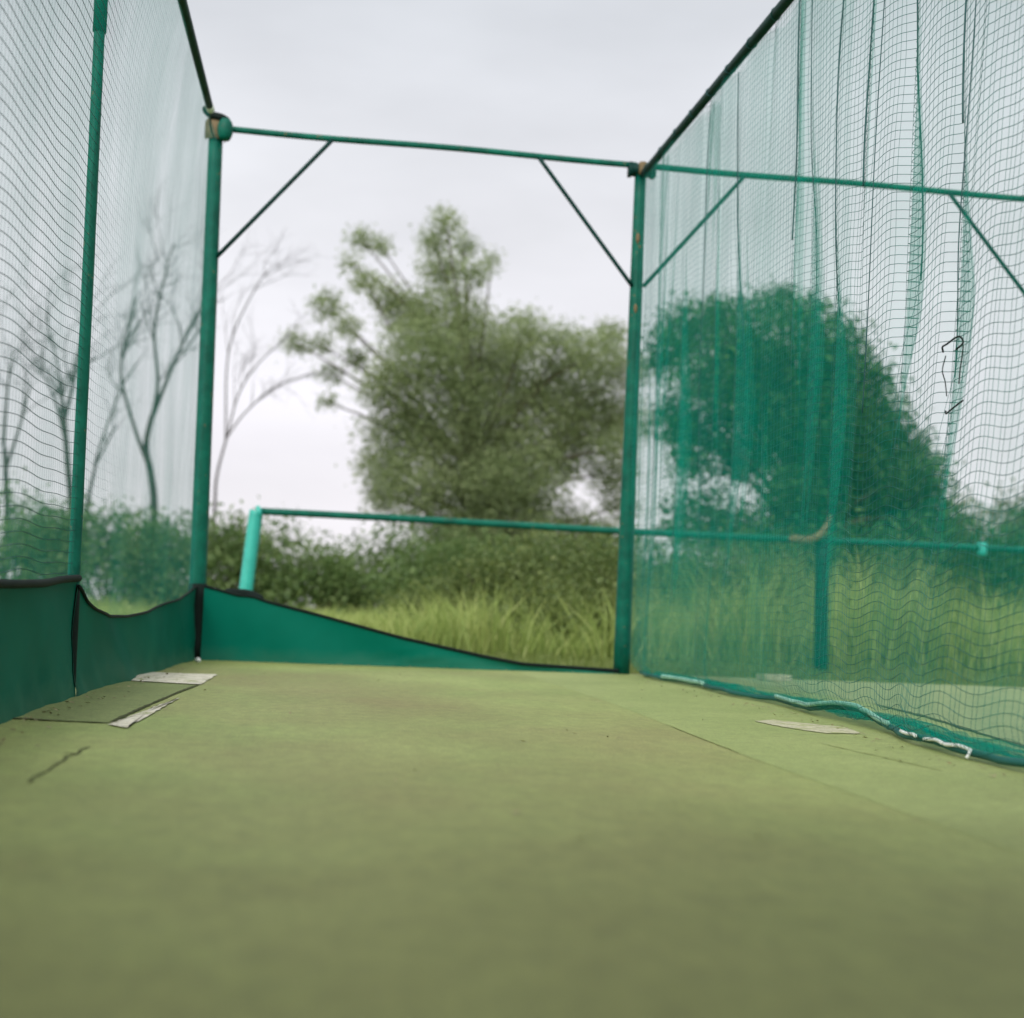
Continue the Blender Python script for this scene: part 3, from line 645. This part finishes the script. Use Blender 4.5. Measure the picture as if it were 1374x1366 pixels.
CENTRE = [(2.7, .2, 3.2, .5), (2.5, .3, 1.6, .65), (2.85, 0, 4.3, .48), (0.1, -.9, 2.7, .75), (-.35, -.9, 1.5, .75), (.9, -.8, 1.6, .7), (-1.03, -1.08, 7.75, 0.35), (-1.24, -0.68, 7.47, 0.35), (-0.51, 0.78, 7.82, 0.32), (-1.02, 0.21, 7.11, 0.53), (-0.48, -1.06, 6.85, 0.38), (-0.02, -0.17, 7.32, 0.21), (-2.63, -0.05, 7.6, 0.29), (-2.87, -0.88, 6.9, 0.21), (-2.2, 0.61, 7.65, 0.26), (-2.54, -1.0, 6.56, 0.32), (-2.07, -0.28, 6.39, 0.44), (-1.62, 0.04, 6.12, 0.5), (-3.22, -0.18, 6.18, 0.38), (-3.79, 0.23, 5.48, 0.32), (-3.35, 0.62, 5.55, 0.29), (-3.11, 1.19, 5.08, 0.29), (-2.8, -0.56, 5.69, 0.32), (-3.12, 0.39, 4.35, 0.21), (-2.64, 0.51, 5.3, 0.32), (-0.9, -0.54, 5.98, 0.73), (-1.43, -1.3, 5.07, 0.81), (-0.0, 1.23, 5.68, 0.88), (-2.0, -0.52, 4.58, 0.66), (-0.82, -0.48, 4.22, 1.03), (0.55, 1.02, 4.9, 1.0), (1.07, 0.22, 4.2, 1.05), (-1.64, -0.07, 3.71, 0.73), (1.98, 0.71, 4.94, 0.81), (1.96, -1.22, 5.38, 0.53), (2.64, 0.54, 6.13, 0.32), (1.45, -0.33, 5.58, 0.53), (0.51, -1.06, 5.68, 0.53), (2.34, 0.42, 4.23, 0.66), (-0.0, 1.12, 3.4, 1.03), (-1.36, -0.76, 2.78, 0.73), (-1.85, 0.34, 2.55, 0.44), (0.7, -0.52, 2.98, 0.91), (-0.62, 0.63, 2.26, 0.81), (0.75, 0.58, 2.17, 0.88), (2.5, -0.73, 3.65, 0.38), (2.99, 0.86, 2.61, 0.35), (-2.0, 0.41, 3.15, 0.41), (1.97, 0.48, 1.92, 0.73), (0.04, 0.83, 1.54, 0.88), (2.79, -0.19, 5.24, 0.44), (1.79, 0.67, 3.61, 0.59)]
RIGHT = [(-1.0, .35, 2.75, .22), (-1.75, .1, 2.9, .24), (-.75, .1, 2.6, .25), (-1.3, .1, 2.75, .2), (-.60, .3, 2.95, .30), (-1.6, .2, 2.55, .30), (-1.2, .5, 3.1, .22), (-.9, .4, 2.45, .2), (0, 0, 3.25, .85), (-.9, .1, 3.75, .62), (.75, .3, 2.65, .75), (-.05, .1, 1.95, .62), (1.25, 0, 2.25, .6), (-0.27, 0.68, 4.95, 0.26), (-1.2, -0.72, 4.21, 0.45), (-1.55, 0.63, 4.5, 0.4), (-1.47, -0.19, 4.55, 0.2), (-0.12, -0.04, 4.47, 0.42), (0.12, -0.64, 4.08, 0.42), (-1.94, 0.36, 4.05, 0.36), (0.53, -0.37, 3.66, 0.45), (-0.18, 0.67, 3.73, 0.66), (-1.5, -0.4, 3.58, 0.48), (1.06, 0.11, 3.27, 0.42), (0.14, -0.18, 2.89, 0.66), (1.43, 0.2, 2.77, 0.42), (-0.35, -0.55, 2.2, 0.34), (1.42, -0.58, 2.25, 0.38), (0.89, 0.44, 2.25, 0.6), (0.13, 0.45, 1.78, 0.46), (1.32, 0.12, 1.82, 0.5), (-1.7, 0.76, 3.21, 0.36), (-1.36, 0.63, 1.72, 0.5), (1.55, -0.6, 1.79, 0.3), (0.84, 0.84, 1.51, 0.6), (-0.82, 0.22, 1.51, 0.4), (1.93, 0.85, 1.51, 0.45)]
CENTRE = [(x, y, z, r * (.78 if (x < -1.9 and z > 4.2) or z > 6.4 else 1.0)) for x, y, z, r in CENTRE]
tree((3.39, 28, 0), CENTRE, 'tall grey green evergreen with a ragged crown, in the open back of the cage', M_LEAF_C, 800, .080, 101, 1.5, .22, 'leafy trees beyond the cage', asp=.42)
tree((6.87, 19, 0), RIGHT, 'dense round topped tree seen through the right net', M_LEAF_R, 900, .085, 202, 1.1, .16, 'leafy trees beyond the cage')

# hedge of separate shrubs
def shrub(x, y, z, r, seed, label, m, dens=170, size=.10, name='shrub', cat='shrub', group='shrubs of the hedge', nlat=5):
    rng = np.random.default_rng(seed); cl = [(0, 0, z, r)]
    for k in range(nlat):
        cl.append((rng.uniform(-1.1, 1.1) * r * 1.2, rng.uniform(-.6, .6) * r, z * rng.uniform(.55, .95), r * rng.uniform(.6, .95)))
    for k in range(nlat - 1):
        cl.append((rng.uniform(-1.2, 1.2) * r * 1.3, rng.uniform(-.6, .6) * r, z * rng.uniform(.2, .5), r * rng.uniform(.7, 1.0)))
    t = thing(name, (x, y, 0), label, cat, group)
    bb = MB()
    for c in cl[:5]:
        bb.tube(spline([(c[0] * .1, c[1] * .1, -.05), (c[0] * .5, c[1] * .5, c[2] * .5), c[:3]], 7), np.linspace(.03, .008, 7) * max(r, .3) * 1.5, 6)
    bb.build('stem', M_BARK, t)
    crown_mesh(cl, dens, size, seed + 7, .55, .4).build('foliage', m, t); return t
SH = [(-4.66,24,1.60,.50,'tall dark shrub at the far left edge, behind the thin front post'), (-3.67,22,1.35,.41,'low rounded shrub left of the thin front post, seen through the net'),
      (-3.31,25,1.41,.59,'broad dark shrub just right of the thin front post'), (-2.29,23,1.24,.46,'shrub at the foot of the forked bare tree'), (-2.06,25,1.47,.39,'narrow shrub left of the thick corner post'),
      (-1.37,24,1.33,.53,'shrub between the thick corner post and the tilted handrail post'), (-.62,26,1.32,.61,'brownish green shrub right behind the tilted handrail post'),
      (.24,24,.87,.53,'lowest shrub of the hedge, under the bright gap of sky'), (.90,27,1.05,.54,'low far shrub beside the bright gap of sky'), (1.53,25,1.25,.59,'shrub below the left edge of the tall evergreen'),
      (2.26,23,1.15,.58,'shrub below the middle of the tall evergreen'), (3.25,24,1.16,.58,'shrub right of the middle under the tall evergreen'), (4.39,25,1.24,.60,'shrub left of the right back post under the evergreen'),
      (4.90,23,1.27,.55,'shrub directly behind the right back post'), (5.48,22,1.14,.51,'shrub just right of the right back post, behind the net')]
for i, (x, y, z, r, lab) in enumerate(SH):
    shrub(x, y, z, r * 1.05, 300 + i * 13, lab, M_LEAF_H)
for i, (x, y, z, r, lab) in enumerate([(6.81,17,1.21,.30,'small dark shrub right of the thick handrail post'), (7.49,17,1.15,.32,'dark shrub under the right slope of the round topped tree'),
                                       (7.70,16,1.22,.33,'dark shrub left of the handrail clamp'), (8.27,16,1.06,.32,'dark shrub at the right edge under the handrail'), (6.10,17,1.05,.32,'dark shrub left of the others under the round topped tree'), (9.3,17.5,1.2,.4,'dark shrub beside the farthest right back post')]):
    shrub(x, y, z, r * 1.6, 700 + i * 13, lab, M_LEAF_R, 330, .085)
for i, (x, y, z, r, lab) in enumerate([(18.0,38,3.2,1.0,'pale far bush showing right of the round topped tree'), (18.91,36,3.3,.95,'pale far bush at the right edge of the view')]):
    shrub(x, y, z, r, 800 + i * 13, lab, M_LEAF_F, 120, .16)
WD = [(2.20,15.0,.55,.31,'weed clump nearest the middle of the open back'), (2.59,14.5,.64,.34,'taller weed clump left of the right back post'), (2.92,14.0,.60,.33,'weed clump touching the right back post'),
      (2.13,13.0,.20,.24,'short weed clump in front, above the end of the teal skirt'), (2.52,12.5,.16,.24,'short weed clump in front beside the right back post'), (4.04,14.0,.60,.29,'yellow green weed clump between back post and handrail post'),
      (4.42,13.5,.64,.32,'tall yellow green weed clump left of the thick handrail post'), (5.51,13.0,.58,.27,'weed clump right of the thick handrail post'), (1.66,15.0,.26,.28,'low weed clump left of the other weeds'),
      (3.52,13.5,.42,.25,'weed clump just right of the right back post'), (4.66,13.0,.42,.24,'weed clump directly behind the thick handrail post')]
for i, (x, y, z, r, lab) in enumerate(WD):
    shrub(x, y, z + .22, r * 1.3, 900 + i * 13, lab, M_WEED, 520, .05, 'weed', 'weed', 'weed clumps in the grass', 4)

# bare trees
def bare_tree(base, limbs, label, seed, r0, twigs=10):
    t = thing('bare_tree', base, label, 'tree', 'bare trees on the left')
    rng = np.random.default_rng(seed); bx, by, _ = base; r0 = r0 * .78; twigs = int(twigs * .75)
    P0 = np.array([(x - bx, 0, z) for x, z in limbs[0]]); P0 = np.vstack([(P0[0][0] * .6, 0, -.08), P0])
    bb = MB(); S = spline(P0, 24); S[:, 1] += .1 * np.sin(S[:, 2] * 1.3); bb.tube(S, np.linspace(r0, r0 * .62, 24), 9); bb.build('trunk', M_TWIG, t)
    bb = MB()
    def grow(p, d, ln, r, lev):
        n = 7; Q = [p]; d = d / np.linalg.norm(d)
        for i in range(n):
            d = d + rng.normal(0, .13, 3) + np.array((.035, 0, .03)); d /= np.linalg.norm(d); Q.append(Q[-1] + d * ln / n)
        Q = np.array(Q); bb.tube(Q, np.linspace(r, r * .35, n + 1), 5, caps=False)
        if lev > 0:
            for k in range(rng.integers(2, 5)):
                i = rng.integers(2, n + 1); e = d + rng.normal(0, .55, 3) * np.array((1, .7, .8)); grow(Q[i], e, ln * rng.uniform(.45, .75), r * .5, lev - 1)
    for li, lb in enumerate(limbs[1:]):
        Q = np.array([(x - bx, (li - 1) * .12, z) for x, z in lb]); Q[0] = S[np.argmin(np.abs(S[:, 2] - Q[0][2]) + .3 * np.abs(S[:, 0] - Q[0][0]))]
        Q = spline(Q, 26); Q[:, 1] += .12 * np.sin(Q[:, 2] * 1.7 + li); rr = np.linspace(r0 * .55, .010, 26); bb.tube(Q, rr, 7)
        for k in range(twigs):
            i = rng.integers(6, 26); d = Q[min(i, 25)] - Q[i - 3]; d = d / np.linalg.norm(d) + rng.normal(0, .5, 3) * np.array((1, .8, .6))
            grow(Q[i if i < 26 else 25], d, rng.uniform(.5, 1.25), max(rr[min(i, 25)] * .6, .008), 2)
    bb.build('branches', M_TWIG, t); return t
YBT = 27
bare_tree((-2.80, YBT, 0), [[(-2.83, 1.88), (-2.91, 2.57), (-3.03, 3.12), (-2.95, 3.7)], [(-3.03, 3.12), (-2.89, 4.24), (-3.0, 5.22), (-2.89, 6.07), (-2.73, 6.94)], [(-2.91, 2.7), (-3.29, 3.52), (-3.58, 4.48), (-3.46, 5.33), (-3.3, 6.04)], [(-2.95, 3.9), (-2.6, 4.8), (-2.3, 5.5), (-1.95, 6.1)]],
          'bare forked tree between the two left posts', 51, .10, 13)
bare_tree((-4.30, YBT, 0), [[(-4.32, 1.8), (-4.42, 2.76), (-4.52, 3.58)], [(-4.52, 3.58), (-4.6, 4.0), (-4.68, 4.41), (-4.94, 5.37)], [(-4.52, 3.58), (-4.36, 4.71), (-4.28, 5.55)], [(-4.45, 3.0), (-4.75, 3.9), (-5.1, 4.6)]],
          'bare tree left of the thin front post', 52, .09, 11)
bare_tree((-4.08, YBT, 0), [[(-4.05, 1.6), (-4.01, 2.16), (-3.92, 2.7)], [(-3.92, 2.7), (-3.8, 3.21), (-3.53, 4.2), (-3.22, 4.78)], [(-3.9, 2.8), (-3.72, 3.2), (-3.6, 3.5)]],
          'thin leaning bare tree just right of the thin front post', 53, .055, 5)
bare_tree((-1.75, YBT, 0), [[(-1.73, 1.93), (-1.72, 2.63), (-1.58, 3.34)], [(-1.58, 3.34), (-1.26, 3.85), (-.73, 4.38), (-.05, 4.7)], [(-1.58, 3.34), (-1.42, 4.19), (-1.1, 4.78), (-.51, 5.39)], [(-1.6, 3.2), (-1.63, 5.0), (-1.24, 6.19), (-.99, 6.64)]],
          'bare tree behind the thick corner post, its branches swept to the right', 54, .042, 9)
bare_tree((-5.44, YBT, 0), [[(-5.44, 1.5), (-5.48, 2.2), (-5.54, 2.97)], [(-5.54, 2.97), (-5.56, 4.07), (-5.52, 4.77)], [(-5.5, 2.5), (-5.3, 3.5), (-5.2, 4.2)]],
          'bare tree at the left edge of the view', 55, .08, 7)

# grass
def blades(n, x0, x1, y0, y1, h0, h1, w_, seed, hfun=None, lean=.35):
    rng = np.random.default_rng(seed); x = rng.uniform(x0, x1, n); y = y0 + (y1 - y0) * rng.uniform(0, 1, n) ** 1.3
    h = rng.uniform(h0, h1, n)
    if hfun is not None: h = h * hfun(x, y)
    a = rng.uniform(0, 2 * PI, n); lx, ly = np.cos(a), np.sin(a); ln = h * rng.uniform(.05, lean, n)
    b2 = rng.uniform(0, PI, n); wx, wy = np.cos(b2) * w_, np.sin(b2) * w_; z0 = -.07
    def row(f, wf): return np.stack([x + lx * ln * f ** 2 - wx * wf, y + ly * ln * f ** 2 - wy * wf, z0 + h * f], -1), np.stack([x + lx * ln * f ** 2 + wx * wf, y + ly * ln * f ** 2 + wy * wf, z0 + h * f], -1)
    A, B = row(0, 1); C, D = row(.55, .8); E_, _ = row(1.0, 0)
    V = np.stack([A, B, C, D, E_], 1); i = np.arange(n)[:, None] * 5
    bb = MB(); bb.add(V.reshape(-1, 3), (i + np.array([[0, 1, 3, 2]])), (i + np.array([[2, 3, 4]]))); return bb
def hf(x, y):
    s = .74 + .52 * np.clip((x - y * .12) / 2.0, -.5, 1.0)
    return s * np.clip(.78 + .30 * np.sin(x * 2.3 + y) * np.sin(y * 1.1 + x * .7) + .22 * np.sin(x * 5.7 + 2 * np.sin(y * 2.1)), .3, 1.2)
bb = blades(42000, -5.5, 9.5, 11.6, 21.5, .40, .85, .008, 61, hf, 1.05)
tag(bb.build('tall_grass', M_GRASS), 'tall yellow green grass beyond the handrail', 'grass', kind='stuff')
bb = blades(26000, -3.5, 7.5, 7.85, 12.2, .03, .09, .006, 62, None, .8)
tag(bb.build('mown_grass', M_MOWN), 'short grass between the court and the handrail', 'grass', kind='stuff')

# air
if HAZE:
    m, nt_, N_ = mat('haze_air')
    pv = N_('ShaderNodeVolumePrincipled'); pv.inputs['Color'].default_value = (.97, .97, .98, 1); pv.inputs['Density'].default_value = HAZE; pv.inputs['Anisotropy'].default_value = .0
    oo = nt_.nodes.new('ShaderNodeOutputMaterial'); nt_.links.new(pv.outputs[0], oo.inputs['Volume'])
    bb = MB(); bb.box((-155, -65, -1.3), (185, 225, 9.5))
    tag(bb.build('haze', m, smooth=False), 'pale haze in the air over the field', 'haze', kind='stuff')
# ------------------------------------------------------------------ render settings
sc.render.engine = 'CYCLES'
sc.cycles.use_denoising = True
sc.cycles.transparent_max_bounces = 48
sc.cycles.max_bounces = 8; sc.cycles.diffuse_bounces = 3; sc.cycles.transmission_bounces = 4
sc.view_settings.view_transform = 'Standard'; sc.view_settings.look = 'None'
sc.view_settings.exposure = 0; sc.view_settings.gamma = 1; sc.view_settings.use_curve_mapping = False
